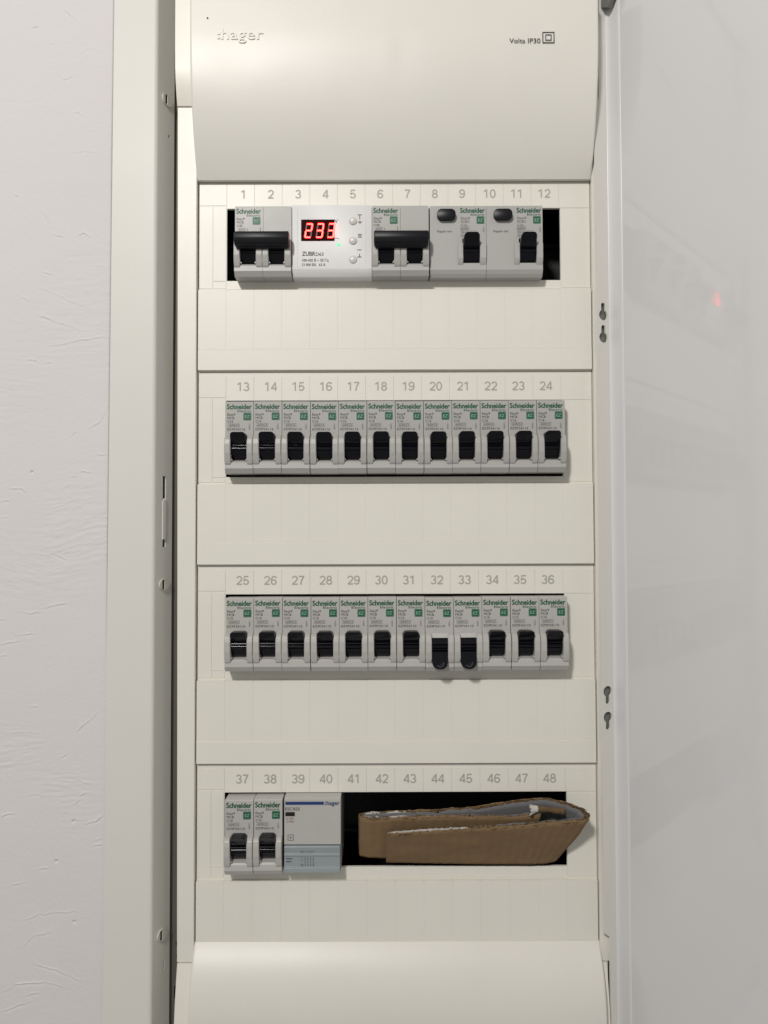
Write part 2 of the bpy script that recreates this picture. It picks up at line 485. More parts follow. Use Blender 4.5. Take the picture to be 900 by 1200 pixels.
def build_frame():
    bm = bmesh.new()
    # a profile for the side with the lock: rows at top and bottom
    def section(z):
        xo, xi = flange_x(z)
        pts = [(xo, -8.0), (xo, -10.0), (xo + 0.3, -10.0), (xi - 2.5, -10.0), (xi - 2.2, -10.0)]
        for k in range(1, 7):
            t = math.radians(69 * k / 6)
            pts.append((xi - 2.2 + 2.6 * math.sin(t), -10.0 + 2.6 * (1 - math.cos(t))))
        return pts
    rows = [section(z) for z in (ZT + 20, ZB - 20)]
    va = [[bm.verts.new((p[0], p[1], z)) for p in r] for r, z in zip(rows, (ZT + 20, ZB - 20))]
    for i in range(len(va[0]) - 1):
        bm.faces.new([va[0][i], va[0][i + 1], va[1][i + 1], va[1][i]])
    # sloped return with the latch slot cut through it
    u0 = rows[0][-1]
    L = 17.0
    ca, sa = math.cos(math.radians(69)), math.sin(math.radians(69))
    def rx(u, y, z):
        x0 = flange_x(z)[1] - 2.2 + 2.6 * sa
        y0 = -10.0 + 2.6 * (1 - ca)
        return (x0 + u * ca - y * sa * 1.0, y0 + u * sa + y * ca, z)
    slot = [(6.6, -49.5), (10.4, -49.5), (10.4, -4.1), (6.6, -4.1)]
    small = circle(11.5, 218.0, 1.2, 10)
    small2 = [(9.6, -317.5), (11.6, -315.0), (12.4, -309.0), (10.8, -310.5)]
    plate(bm, [(0, ZB - 20), (L, ZB - 20), (L, ZT + 20), (0, ZT + 20)], [slot, small, small2], 0.0, 1.0, xform=rx)
    # top, bottom and hinge sides of the surround
    box(bm, -179, 181, -10, -8.0, ZT + 20, ZT + 60)
    box(bm, -181, 181, -10, -8.0, ZB - 60, ZB - 20)
    box(bm, 151, 181, -10, -8.0, ZB - 20, ZT + 20)
    box(bm, 150, 151, -10, 30, ZB - 20, ZT + 20)
    o = obj('surround_frame', bm, 'paint', cab, smooth=True)
    # latch tab in the slot
    bm = bmesh.new()
    plate(bm, [(6.8, -44.6), (9.4, -44.6), (10.0, -20.5), (8.6, -18.4), (6.8, -20.5)], [], -0.6, 0.4, xform=rx)
    obj('latch_tab', bm, 'paint', o)
    for z in (240.4, -73.4, -293.1):
        bm = bmesh.new()
        def disc(u, y, zz, z=z):
            return rx(u, y, zz)
        ring = [(8.6 + 5.0 * math.cos(a), z + 3.8 * math.sin(a)) for a in np.linspace(0, 2 * math.pi, 33)[:-1]]
        plate(bm, ring, [[(6.2, z - 3.0), (8.6, z - 3.0), (8.6, z + 3.0), (6.2, z + 3.0)]], -0.9, -0.1, xform=disc)
        plate(bm, circle(7.6, z, 3.2, 20), [], -0.3, -0.05, mi=1, xform=disc)
        obj('screw', bm, ['screw', 'hole'], o)
build_frame()

# the steel box let into the wall
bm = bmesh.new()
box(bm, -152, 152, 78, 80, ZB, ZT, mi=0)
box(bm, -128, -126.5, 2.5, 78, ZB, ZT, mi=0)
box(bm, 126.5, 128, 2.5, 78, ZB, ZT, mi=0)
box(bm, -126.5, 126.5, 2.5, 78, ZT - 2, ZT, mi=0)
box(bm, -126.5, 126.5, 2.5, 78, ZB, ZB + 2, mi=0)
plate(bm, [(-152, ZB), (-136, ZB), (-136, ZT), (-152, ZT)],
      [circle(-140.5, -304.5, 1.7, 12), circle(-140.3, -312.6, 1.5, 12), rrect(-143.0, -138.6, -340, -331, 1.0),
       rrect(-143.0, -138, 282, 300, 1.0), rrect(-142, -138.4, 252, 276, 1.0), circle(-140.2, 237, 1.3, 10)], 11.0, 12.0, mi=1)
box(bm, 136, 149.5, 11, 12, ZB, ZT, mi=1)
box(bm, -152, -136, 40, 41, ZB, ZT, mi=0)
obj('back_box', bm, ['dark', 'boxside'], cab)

# outer frame of the plastic cover: two uprights with a bulge at each end
def build_cover_frame():
    bm = bmesh.new()
    zs_up = []
    def front(z):
        # depth of the front face along the upright
        return -4.0
    for s in (-1, 1):
        xi, xo = 126.9 * s, 139.4 * s
        x0, x1 = min(xi, xo), max(xi, xo)
        if s > 0:
            box(bm, x0, 136.2, -4.0, 14, -308.5, 234.0, 0.35, 1)
        else:
            prism(bm, [(x1, -308.5), (x1, 234.0), (-139.5, 234.0), (-137.4, -308.5)], -4.0, 14, axis='y', bev=0.35, seg=1)
        # upper bulge: overhanging, curving out to a flat front
        pts = [(14, ZT), (14, 234.02)]
        n = 10
        for k in range(n + 1):
            t = k / n
            ang = math.radians(24 * (1 - t))
            z = 234.02 + 28 * t
            y = -5.2 - 5.6 * (1 - (1 - t) ** 2)
            pts.append((y, z))
        pts += [(-11.2, 270), (-11.2, ZT)]
        prism(bm, pts, x0 + 0.02, x1 + 0.3 if s < 0 else 130.4)
        pts = [(14, ZB), (-13.2, ZB), (-13.2, -366)]
        for k in range(n + 1):
            t = 1 - k / n
            z = -308.8 - 57 * t
            y = -4.6 - 8.4 * (1 - (1 - t) ** 2)
            pts.append((y, z))
        pts += [(14, -308.8)]
        prism(bm, pts, x0 + (2.4 if s < 0 else 0.02), x1 - 0.02 if s < 0 else 130.6)
    # top and bottom rails
    box(bm, -126.8, 126.8, -7, 14, 300.5, ZT, 0.3)
    box(bm, -126.8, 126.8, -7, 14, ZB, -401, 0.3)
    o = obj('cover_frame', bm, 'cover', cab, smooth=True)
    for x in (-127.2, 121.5):
        bm = bmesh.new()
        prism(bm, [(x, 299.6), (x + 3.6, 299.6), (x + 3.2, 304), (x + 0.6, 304)], -8.0, -7.05, axis='y')
        obj('catch_slot', bm, 'hinge', o)
build_cover_frame()

# four rows of cover panels
LINES = [187.6, 62.4, -61.9, -187.4, -296.2]
def build_row(i):
    top, bot = LINES[i], LINES[i + 1]
    ops = [(-108.3, 107.3, 169.0, 122.0), (-108.5, 107.6, 44.2, -4.9), (-108.5, 107.6, -79.9, -128.0), (-108.8, 107.8, -205.0, -251.6)][i]
    ox0, ox1, oz1, oz0 = ops
    lip = [115.6, -9.6, -134.1, -259.4][i]
    gl = [77.0, -46.6, -172.1, bot - 20][i]
    bm = bmesh.new()
    W = 126.5
    plate(bm, [(-W, bot + 0.3 - (3 if i == 3 else 0)), (W, bot + 0.3 - (3 if i == 3 else 0)), (W, top + 0.1), (-W, top + 0.1)], [[(ox0, oz0), (ox1, oz0), (ox1, oz1), (ox0, oz1)]], 0.30, 2.2)
    g = 0.14
    def tile(x0, x1, z0, z1, y=0.0, bk=0.3):
        box(bm, x0 + g, x1 - g, y, bk, z0 + g, z1 - g, 0.07, 1)
    # number strip: one tile per module
    step = (ox1 - ox0) / 12 * 0.9965
    zt = top - 2.2
    xs = [ox0 + step * k for k in range(13)]
    tile(-126.2, xs[0], oz1 + (2.0), zt)
    for k in range(12):
        tile(xs[k], xs[k + 1], oz1, zt)
    tile(xs[12], 126.2, oz1, zt)
    tile(-126.2, -117.2, lip + 1.2, oz1 + 1.6)
    tile(-117.0, ox0 - 0.3, oz0 - 0.3, oz1 + 1.6)
    tile(-117.0, ox0 - 0.3, lip + 1.2, oz0 - 0.6)
    tile(ox1 + 0.3, 126.2, lip + 1.2, oz1 - 0.3)
    tile(ox0 - 0.2, ox1 + 0.2, lip + 0.6, oz0 - 0.15)
    # stepped label strip below, scored once per module
    yf = -2.2
    bk = 0.3
    x_s = [-126.2] + [ox0 + step * k for k in range(13)] + [126.2]
    for a, b in zip(x_s[:-1], x_s[1:]):
        box(bm, a + 0.045, b - 0.045, yf, bk, gl + 0.12, lip - 0.05, 0.06, 1)
    box(bm, -126.2, 126.2, yf + 0.12, bk, gl - 0.3, lip - 0.8)
    if gl - bot > 8 and i < 3:
        box(bm, -126.2, 126.2, yf - 0.25, bk, bot + 1.2, gl - 0.12, 0.12, 2)
    else:
        box(bm, -126.2, 126.2, yf, bk, bot - 0.35, gl - 0.12, 0.12, 2)
    o = obj('row_cover', bm, 'cover', cab)
    bm = bmesh.new()
    zc = top - 9.05 - 3.3
    for k in range(12):
        n = str(i * 12 + k + 1)
        digits(bm, n, -97.6 + 17.70 * k, zc + 0.55, 5.5, -0.10)
    nb = obj('slot_numbers', bm, 'grey_print', o)
for i in range(4):
    build_row(i)

# bulging blank covers above and below the rows
def build_blank(up):
    bm = bmesh.new()
    prof = []
    n = 26
    if up:
        z0, z1, zf, y0, A, phi = 186.4, 297.2, 272.0, -3.4, 0, 27
    else:
        z0, z1, zf, y0, A, phi = -296.7, -399.0, -340.5, -2.5, 0, 40
    H = abs(zf - z0)
    R = H / math.sin(math.radians(phi))
    for k in range(n + 1):
        t = k / n
        a = math.radians(phi) * (1 - t)
        dz = R * (math.sin(math.radians(phi)) - math.sin(a))
        dy = R * (math.cos(a) - math.cos(math.radians(phi)))
        prof.append((y0 - dy, z0 + (dz if up else -dz)))
    yf = prof[-1][0]
    s = 1 if up else -1
    for q in (0.25, 0.5, 0.75):
        prof.append((yf, zf + (z1 - s * 1.6 - zf) * q))
    prof.append((yf, z1 - s * 1.6))
    prof.append((yf + 0.5, z1 - s * 0.4))
    prof.append((yf + 1.6, z1))
    prof.append((yf + 12, z1 + s * 0.2))
    W = 127.0
    inner = list(np.linspace(-W + 2.4, W - 2.4, 64))
    cols = [-W, -W + 0.25, -W + 0.9, -W + 1.6] + inner + [W - 1.6, W - 0.9, W - 0.25, W]
    dip = [1.2, 0.45, 0, 0] + [0] * 64 + [0, 0, 0.45, 1.2]
    rows = []
    for (y, z) in prof:
        row = []
        for x, d in zip(cols, dip):
            X_, Z_ = np.array([[float(x)]]), np.array([[float(z)]])
            e = min(1.0, (W - abs(x)) / 12.0)
            wv = 0.55 * (value_noise(X_, Z_, 70, 45, 21) - .5)[0, 0] + 0.16 * (value_noise(X_, Z_, 24, 20, 22) - .5)[0, 0]
            if up:
                wv += 0.16 * math.tanh((x - 0.5) / 2.2) * math.exp(-((z - 258) / 16.0) ** 2) * math.exp(-((x - 0.5) / 16.0) ** 2)
            row.append(bm.verts.new((x, y + d + wv * e, z)))
        rows.append(row)
    for a, b in zip(rows[:-1], rows[1:]):
        for k in range(len(cols) - 1):
            bm.faces.new([a[k], a[k + 1], b[k + 1], b[k]])
    # cheeks and bottom lip
    for k, x in ((0, -W), (-1, W)):
        back = [bm.verts.new((x, -0.5, z)) for (y, z) in prof[:-1]]
        fr = [r[k] for r in rows[:-1]]
        for j in range(len(back) - 1):
            bm.faces.new([fr[j], fr[j + 1], back[j + 1], back[j]])
    lip = [bm.verts.new((v.co.x, -0.4, v.co.z)) for v in rows[0]]
    for k in range(len(cols) - 1):
        bm.faces.new([rows[0][k], rows[0][k + 1], lip[k + 1], lip[k]])
    o = obj('blank_cover', bm, 'blank', cab, smooth=True)
    return o, yf
bl, yf = build_blank(True)
YF_TOP = yf
bm = bmesh.new()
text(bm, 'hager', -107.2, 265.4, 7.0, yf - 0.28, 0, width=26.0, depth=0.8)
for dz in (0.4, 3.0):
    box(bm, -109.8, -108.0, yf - 0.26, yf + 0.4, 265.4 + dz, 265.4 + dz + 1.5)
obj('embossed_logo', bm, 'blank', bl)
bm = bmesh.new()
text(bm, 'Volta IP30', 71.4, 262.5, 2.9, yf - 0.34, 0, width=19.2, bold=0.004)
outline(bm, 91.9, 99.4, 262.4, 269.4, 0.55, yf - 0.34)
outline(bm, 93.7, 97.6, 264.0, 267.8, 0.5, yf - 0.34)
obj('printed_marking', bm, 'dark_print', bl)
lower, yf = build_blank(False)
# specks of dirt on the plastic
def speck(x, y, z, r, parent):
    bm = bmesh.new()
    prism(bm, [(x + r * (0.7 + 0.5 * rng.rand()) * math.cos(a), z + r * (0.7 + 0.5 * rng.rand()) * math.sin(a)) for a in np.linspace(0, 2 * math.pi, 8)[:-1]], y - 0.05, y + 0.4, axis='y')
    obj('dirt_speck', bm, 'dark_print', parent)
speck(-115.9, YF_TOP - 0.15, 278.9, 0.55, bl)

# the door: a shallow steel tray standing open, hinged on the far side
DA = math.radians(65.4)
dv = Vector((math.cos(DA), -math.sin(DA), 0))      # along the leaf, away from the hinge
nv = Vector((-math.sin(DA), -math.cos(DA), 0))     # out of its inner face
CX = Vector((137.9, -5.0, 0))
def dxf(t, w, z):
    """t along the leaf, w out of the inner face"""
    p = CX + dv * t + nv * w
    return (p.x, p.y, z)
def build_door():
    zt, zb = 382, -415
    bm = bmesh.new()
    def dbox(t0, t1, w0, w1, z0, z1, bev=0, seg=2):
        vs = [bm.verts.new(dxf(t, w, z)) for t in (t0, t1) for w in (w0, w1) for z in (z0, z1)]
        idx = [(0, 1, 3, 2), (4, 6, 7, 5), (0, 4, 5, 1), (2, 3, 7, 6), (0, 2, 6, 4), (1, 5, 7, 3)]
        fs = [bm.faces.new([vs[i] for i in f]) for f in idx]
        if bev:
            bmesh.ops.bevel(bm, geom=list({e for f in fs for e in f.edges}), offset=bev, segments=seg, profile=.5, affect='EDGES')
    dbox(-1.2, 318, -1.2, 0, zb, zt)
    dbox(317, 318.2, 0.001, 12, zb, zt)
    dbox(0, 317, 0.001, 12, zt - 1.2, zt)
    dbox(0, 317, 0.001, 12, zb, zb + 1.2)
    o = obj('door', bm, 'door', cab, smooth=True)
    # hinge side wall with keyhole cut-outs
    def keyhole(z, up):
        r, h, s = 3.35, 8.0, 1.7
        s_ = 1 if up else -1
        pts = []
        a0 = math.asin(s / r)
        for k in range(19):
            a = math.pi / 2 + a0 + (2 * math.pi - 2 * a0) * k / 18
            pts.append((UK + r * math.cos(a), z + s_ * r * math.sin(a)))
        for k in range(7):
            a = math.pi * k / 6
            pts.append((UK + s * math.cos(a), z + s_ * (h - s + s * math.sin(a))))
        return pts
    UK = 6.0
    bm = bmesh.new()
    out = [(11, 233.5), (11, -288.5), (6.3, -292.0), (6.3, zb + 1.3), (0.02, zb + 1.3), (0.02, zt - 1.3), (7.4, zt - 1.3), (7.4, 236.6)]
    holes = [keyhole(96.9, True), keyhole(82.6, True), keyhole(-140.6, False), keyhole(-156.6, False)]
    plate(bm, out, holes, 0.0, -1.2, xform=lambda u, y, z: dxf(y, u, z))
    w = obj('hinge_side', bm, 'paint', o)
    # doubled strip of sheet in the corner
    bm = bmesh.new()
    prof = [(0.05, 1.7)]
    for k in range(9):
        a = math.radians(90 * k / 8)
        prof.append((0.05 + 3.4 - 3.4 * math.cos(a), 1.7 - 1.1 * math.sin(a)))
    prof += [(9.6, 0.6)]
    for k in range(7):
        a = math.radians(90 - 90 * k / 6)
        prof.append((9.6 + 2.0 * math.cos(a), 0.02 + 0.58 * math.sin(a)))
    prof += [(0.05, 0.02)]
    A = [bm.verts.new(dxf(p[0], p[1], zb + 1.4)) for p in prof]
    B = [bm.verts.new(dxf(p[0], p[1], zt - 1.4)) for p in prof]
    for i in range(len(prof)):
        j = (i + 1) % len(prof)
        bm.faces.new([A[i], A[j], B[j], B[i]])
    obj('edge_strip', bm, 'lining', o, smooth=True)
    # hinge plates seen through the keyholes and at the top corner
    for z0, z1 in ((72, 112), (-172, -130)):
        bm = bmesh.new()
        dbox(-2.6, -2.0, 0.4, 9.0, z0, z1)
        obj('hinge_plate', bm, 'hinge', o)
    bm = bmesh.new()
    pts = [(0.6, 296.0), (7.0, 292.4), (13, 300.0), (13, 325), (0.6, 325)]
    A = [bm.verts.new(dxf(t, 5.4, z)) for t, z in pts]
    B = [bm.verts.new(dxf(t, 2.4, z)) for t, z in pts]
    bm.faces.new(A)
    bm.faces.new(B[::-1])
    for i in range(len(pts)):
        j = (i + 1) % len(pts)
        bm.faces.new([A[i], B[i], B[j], A[j]])
    obj('corner_hinge', bm, 'hinge', o)
build_door()

# mounting rails behind the openings
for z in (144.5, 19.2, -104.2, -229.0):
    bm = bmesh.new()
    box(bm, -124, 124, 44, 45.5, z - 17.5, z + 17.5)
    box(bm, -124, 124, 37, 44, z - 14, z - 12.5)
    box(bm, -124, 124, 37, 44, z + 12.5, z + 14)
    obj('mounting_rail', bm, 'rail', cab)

# ---------------------------------------------------------------- breakers
BACK = 36.0
def mcb_core(bm, x0, x1):
    """grey housing of one pole between x0 and x1; z 0 is the top of its nose, y 0 the cover's plane"""
    P = [(BACK, 0), (-9.6, 0), (-10.2, -0.6), (-10.2, -22.0), (-6, -22.4), (-6, -36.4), (-11.7, -37.9), (-12.5, -39.0), (-12.8, -42.4), (-10.7, -45.4), (BACK, -45.5)]
    prism(bm, P, x0, x1)
    C = [(-5, -21.6), (-10.25, -21.6), (-13.0, -22.4), (-14.4, -24.0), (-15.1, -27), (-15.1, -33.0), (-14.2, -36.8), (-13.4, -39.4), (-12.4, -40.4), (-5, -40.4)]
    prism(bm, C, x0 - 0.02, x0 + 3.75, bev=0.42, seg=1)
    prism(bm, C, x0 + 13.9, x1 + 0.02, bev=0.42, seg=1)
    # rounded lower corners of the toggle well
    for s in (0, 1):
        xx = x0 + (3.7 if s == 0 else 13.95)
        d = 1 if s == 0 else -1
        pts = [(xx - 0.3 * d, -35.4), (xx + 0.1 * d, -35.6), (xx + 0.3 * d, -36.2), (xx + 0.8 * d, -36.8), (xx + 1.2 * d, -37.4), (xx - 0.3 * d, -37.6)]
        if d < 0:
            pts = pts[::-1]
        prism(bm, pts, -12.9, -6.0, axis='y')

def toggle_bm(xc, up=True):
    bm = bmesh.new()
    w = 5.0
    # drum with two moulded steps
    P = [(-5.0, -22.3)]
    for k in range(9):
        a = math.radians(78 - 60 * k / 8)
        P.append((-6.0 - 7.0 * math.cos(a), -29.4 + 7.3 * math.sin(a)))
    P += [(-13.2, -28.3), (-12.3, -28.8), (-12.2, -29.1)]
    P += [(-12.2 - 0.95 * math.cos(math.radians(a)), -29.95 + 0.95 * math.sin(math.radians(a))) for a in (75, 50, 30, 12, -8, -30, -55)]
    P += [(-12.1, -31.1), (-12.0, -31.3), (-12.35, -31.5), (-12.3, -32.0)]
    for k in range(5):
        a = math.radians(-22 - 50 * k / 4)
        P.append((-6.0 - 6.4 * math.cos(a), -29.4 + 7.6 * math.sin(a)))
    P += [(-5.0, -36.9)]
    prism(bm, P, xc - w, xc + w)
    # paddle
    if up:
        out = rrect(xc - w + 0.05, xc + w - 0.05, -28.3, -20.2, 2.2, 5)
        out = [(x, z) if z > -25 else (x, -28.3) for x, z in out]
        s = 1
    else:
        out = rrect(xc - w + 0.05, xc + w - 0.05, -43.3, -33.0, 4.3, 7)
        out = [(x, z) if z < -38 else (x, -33.0) for x, z in out]
        s = -1
    ded = []
    for p in out:
        if not ded or math.hypot(p[0] - ded[-1][0], p[1] - ded[-1][1]) > 0.05:
            ded.append(p)
    zz = [p[1] for p in ded]
    zlo, zhi = min(zz), max(zz)
    A = [bm.verts.new((x, -8.0, z)) for x, z in ded]
    def dep(z, base):
        t = (z - zlo) / (zhi - zlo) if up else (zhi - z) / (zhi - zlo)
        return -(12.6 + (6.3 if up else 5.2) * t ** 1.3) + base
    B = [bm.verts.new((x, dep(z, 0.5), z)) for x, z in ded]
    C = [bm.verts.new((xc + (x - xc) * 0.95, dep(z, 0.0), zlo + (z - zlo) * 0.96 + 0.15)) for x, z in ded]
    n = len(ded)
    for i in range(n):
        j = (i + 1) % n
        bm.faces.new([A[i], A[j], B[j], B[i]])
        bm.faces.new([B[i], B[j], C[j], C[i]])
    bm.faces.new(C)
    if not up:
        # moulded ring on the lowered paddle, its highlights painted as lighter grey
        k = 20
        zc = -39.6
        for r0, r1, h in ((1.7, 2.5, 0.3), (0.3, 0.9, 0.3)):
            ri, ro = [], []
            for q in range(k):
                a = 2 * math.pi * q / k
                x1, z1 = xc + r1 * math.cos(a), zc + r1 * math.sin(a)
                x0, z0 = xc + r0 * math.cos(a), zc + r0 * math.sin(a)
                ri.append(bm.verts.new((x0, dep(z0, -h), z0)))
                ro.append(bm.verts.new((x1, dep(z1, -h), z1)))
            for q in range(k):
                q2 = (q + 1) % k
                bm.faces.new([ri[q], ri[q2], ro[q2], ro[q]]).material_index = 1
    return bm

YL = -10.26        # the plane of the printing
def print_bm(lines, x0=0.0, short=False):
    """printing on the housing: green maker's name, type lines, green square"""
    bm = bmesh.new()
    text(bm, 'Schneider', x0 + 1.0, -4.8, 3.1, YL, 0, width=15.4, bold=0.034)
    text(bm, 'Electric', x0 + 7.6, -6.7, 1.4, YL, 0, width=8.6, bold=0.012)
    return bm

def add_types(bm, lines, x0, mi):
    z = -8.95
    for i, (s, w) in enumerate(lines):
        text(bm, s, x0 + 1.2, z, 1.5, YL, mi, width=w, bold=0.012)
        z -= 2.2

def badge(parent, x0, mats=('green', 'pale_green')):
    bm = bmesh.new()
    prism(bm, rrect(x0 + 11.3, x0 + 16.2, -11.9, -7.1, 0.5, 3), YL - 0.03, YL + 0.1, axis='y')
    outline(bm, x0 + 11.7, x0 + 15.8, -11.5, -7.5, 0.09, YL - 0.08, 1)
    text(bm, 'EZ', x0 + 13.75, -10.45, 1.9, YL - 0.08, 1, width=3.0, align='c', bold=0.004, shear=0.12)
    return obj('badge', bm, list(mats), parent)

def single_pole(lines, label, loc, group, up=True, light=False):
    t = thing('circuit_breaker', label, 'circuit breaker', loc, group)
    bm = bmesh.new()
    mcb_core(bm, 0.14, 17.64)
    if not up:
        prism(bm, [(-6, -22.0), (-10.25, -22.0), (-11.4, -24.9), (-10.6, -25.4), (-6, -25.4)], 3.7, 14.1)
    b = obj('housing', bm, 'mcb_light' if light else 'mcb', t)
    obj('maker_name', print_bm(lines), 'green', b)
    bm = bmesh.new()
    add_types(bm, lines[:3], 0, 0)
    outline(bm, 1.9, 6.9, -16.1, -14.0, 0.12, YL)
    outline(bm, 7.1, 8.9, -16.1, -14.0, 0.12, YL)
    text(bm, '6000', 2.5, -15.7, 1.35, YL, 0, width=3.8)
    text(bm, '3', 7.6, -15.7, 1.35, YL, 0)
    text(bm, lines[3], 1.2, -18.3, 1.4, YL, 0, width=11.2, bold=0.01)
    text(bm, '400V~', 15.6, -17.9, 0.95, YL, 0, width=4.4, rot=90)
    obj('type_lettering', bm, 'soft_print', b)
    badge(b, 0)
    obj('toggle', toggle_bm(8.9, up), ['black', 'ring'], t, smooth=True)
    return t

PITCH = 17.8
WORD = ['thirteen', 'fourteen', 'fifteen', 'sixteen', 'seventeen', 'eighteen', 'nineteen', 'twenty', 'twenty-one', 'twenty-two', 'twenty-three', 'twenty-four',
        'twenty-five', 'twenty-six', 'twenty-seven', 'twenty-eight', 'twenty-nine', 'thirty', 'thirty-one', 'thirty-two', 'thirty-three', 'thirty-four', 'thirty-five', 'thirty-six']
ORD = ['first', 'second', 'third', 'fourth', 'fifth', 'sixth', 'seventh', 'eighth', 'ninth', 'tenth', 'eleventh', 'last']
def lab(row, k):
    n = WORD[row * 12 + k]
    w = 'upper' if row == 0 else 'lower'
    if row == 1 and k == 7:
        return 'tripped grey breaker with toggle down under embossed thirty-two, beside the toggle-up thirty-one'
    if row == 1 and k == 8:
        return 'tripped grey breaker with toggle down under embossed thirty-three, beside the toggle-up thirty-four'
    return f'grey breaker, toggle up, under embossed {n}, {ORD[k]} in the {w} full row'

jit = [0.0, 0.35, 0.1, -0.2, 0.05, 0.3, 0.0, -0.15, 0.2, 0.45, 0.6, 0.75]
g13 = 'single pole breakers in the upper full row'
g25 = 'single pole breakers in the lower full row'
base13 = single_pole([('Easy9', 5.0), ('MCB', 4.4), ('C16', 3.6), 'EZ9F34116'], lab(0, 0), (-106.8, 0, 42.0), g13)
for k in range(1, 12):
    dup(base13, (-106.8 + PITCH * k, -0.15 * (k % 3), 42.0 + 0.35 * jit[k]), lab(0, k))
base25 = single_pole([('Easy9', 5.0), ('MCB', 4.4), ('C10', 3.6), 'EZ9F34110'], lab(1, 0), (-106.5, 0, -81.4), g25, light=True)
down = None
for k in range(1, 12):
    loc = (-106.5 + PITCH * k, -0.2 * ((k * 2) % 3), -81.4 + 0.35 * jit[k] - (0.2 if k in (7, 8) else 0))
    if k == 7:
        down = single_pole([('Easy9', 5.0), ('MCB', 4.4), ('C10', 3.6), 'EZ9F34110'], lab(1, 7), loc, g25, up=False, light=True)
    elif k == 8:
        dup(down, loc, lab(1, 8))
    else:
        dup(base25, loc, lab(1, k))
g37 = 'pair of single pole breakers in the bottom row'
a = dup(base25, (-106.5, 0, -206.2), 'grey breaker under embossed thirty-seven at the end of the bottom row')
a['group'] = g37
a = dup(base25, (-106.5 + PITCH + 0.1, 0.2, -206.0), 'grey breaker under embossed thirty-eight, beside the wide blue-striped module')
a['group'] = g37

# two-pole breakers with a bar linking both toggles
def two_pole(label, loc, amp):
    t = thing('two_pole_breaker', label, 'circuit breaker', loc, 'two pole breakers in the top row')
    bm = bmesh.new()
    mcb_core(bm, 0.09, 17.9)
    mcb_core(bm, 18.05, 35.9)
    b = obj('housing', bm, 'mcb', t)
    obj('maker_name', print_bm(None), 'green', b)
    bm = bmesh.new()
    add_types(bm, [('Easy9', 5.0), ('MCB', 4.4), (amp, 3.6)], 0, 0)
    outline(bm, 1.9, 6.9, -16.1, -14.0, 0.12, YL)
    text(bm, '6000', 2.5, -15.7, 1.35, YL, 0, width=3.8)
    text(bm, '3', 7.6, -15.7, 1.35, YL, 0)
    bar(bm, 16.0, 16.3, -16.2, -13.6, YL)
    obj('type_lettering', bm, 'soft_print', b)
    badge(b, 0)
    obj('toggle', toggle_bm(8.9, True), 'black', t, smooth=True)
    obj('toggle', toggle_bm(26.9, True), 'black', t, smooth=True)
    bm = bmesh.new()
    prism(bm, [(-15.0, -19.8), (-19.6, -19.6), (-21.0, -20.8), (-21.4, -24.0), (-20.4, -27.6), (-18.6, -28.6), (-14.5, -28.2)], 1.3, 35.3, bev=0.8, seg=2)
    prism(bm, [(-14.0, -27.4), (-18.6, -27.4), (-17.4, -29.3), (-14.0, -29.3)], 2.2, 34.4, bev=0.4, seg=1)
    obj('toggle_bar', bm, 'black_satin', t, smooth=True)
    return t
two_pole('two-pole breaker under embossed one and two, black bar linking its toggles', (-101.2, 0, 166.5), 'C40')
two_pole('two-pole breaker between the red digit display and the residual current breakers', (-14.3, 0, 166.7), 'C40')

# residual current breakers with a test button
def rcbo(label, loc):
    t = thing('residual_current_breaker', label, 'circuit breaker', loc, 'residual current breakers in the top row')
    bm = bmesh.new()
    Wd = 35.7
    plate(bm, [(0.1, -41.2), (Wd, -41.2), (Wd, -0.4), (0.1, -0.4)], [[(20.6, -37.0), (31.7, -37.0), (31.7, -21.2), (20.6, -21.2)]], -10.2, -4.0)
    prism(bm, [(BACK, -41.2), (-10.2, -41.2), (-9.0, -43.6), (-7.4, -45.4), (BACK, -45.5)], 0.1, Wd)
    box(bm, 0.1, Wd, -4.0, BACK, -41.2, 0)
    C = [(-5, -23.6), (-10.22, -23.6), (-11.6, -24.6), (-12.0, -26), (-12.0, -34.2), (-11.2, -36.6), (-10.22, -38.4), (-5, -38.4)]
    prism(bm, C, 17.6, 21.0, bev=0.25, seg=1)
    prism(bm, C, 31.5, Wd - 0.1, bev=0.25, seg=1)
    b = obj('housing', bm, 'mcb', t)
    bm = bmesh.new()
    text(bm, 'Schneider', 19.4, -4.8, 3.1, YL, 0, width=15.4, bold=0.034)
    text(bm, 'Electric', 26.0, -6.7, 1.4, YL, 0, width=8.6, bold=0.012)
    obj('maker_name', bm, 'green', b)
    bm = bmesh.new()
    z = -8.95
    for s, w in (('Easy9', 5.6), ('RCBO', 5.4), ('C16', 3.6), ('6000', 4.6), ('30mA', 4.6), ('EZ9D', 4.0)):
        text(bm, s, 19.8, z, 1.5, YL, 0, width=w, bold=0.003)
        z -= 2.25
    outline(bm, 19.4, 25.0, -16.1, -13.7, 0.14, YL)
    outline(bm, 25.6, 29.6, -18.3, -16.4, 0.12, YL)
    text(bm, '400V~', 34.6, -17.5, 0.95, YL, 0, width=4.4, rot=90)
    text(bm, 'Regular test', 4.6, -17.3, 1.4, YL, 0, width=9.4, bold=0.008)
    obj('type_lettering', bm, 'soft_print', b)
    badge(b, 18.4)
    bm = bmesh.new()
    prism(bm, rrect(4.6, 16.2, -10.0, -3.4, 2.5, 6), -13.2, -9.0, axis='y', bev=0.45, seg=2)
    obj('test_button', bm, 'black_satin', t, smooth=True)
    tb = toggle_bm(26.1, True)
    obj('toggle', tb, 'black', t, smooth=True)
    return t
rcbo('residual current breaker with test pill, touching the two-pole breaker with the bar', (22.3, 0, 166.6))
rcbo('residual current breaker with test pill, next to the empty black slot', (58.1, 0, 166.6))

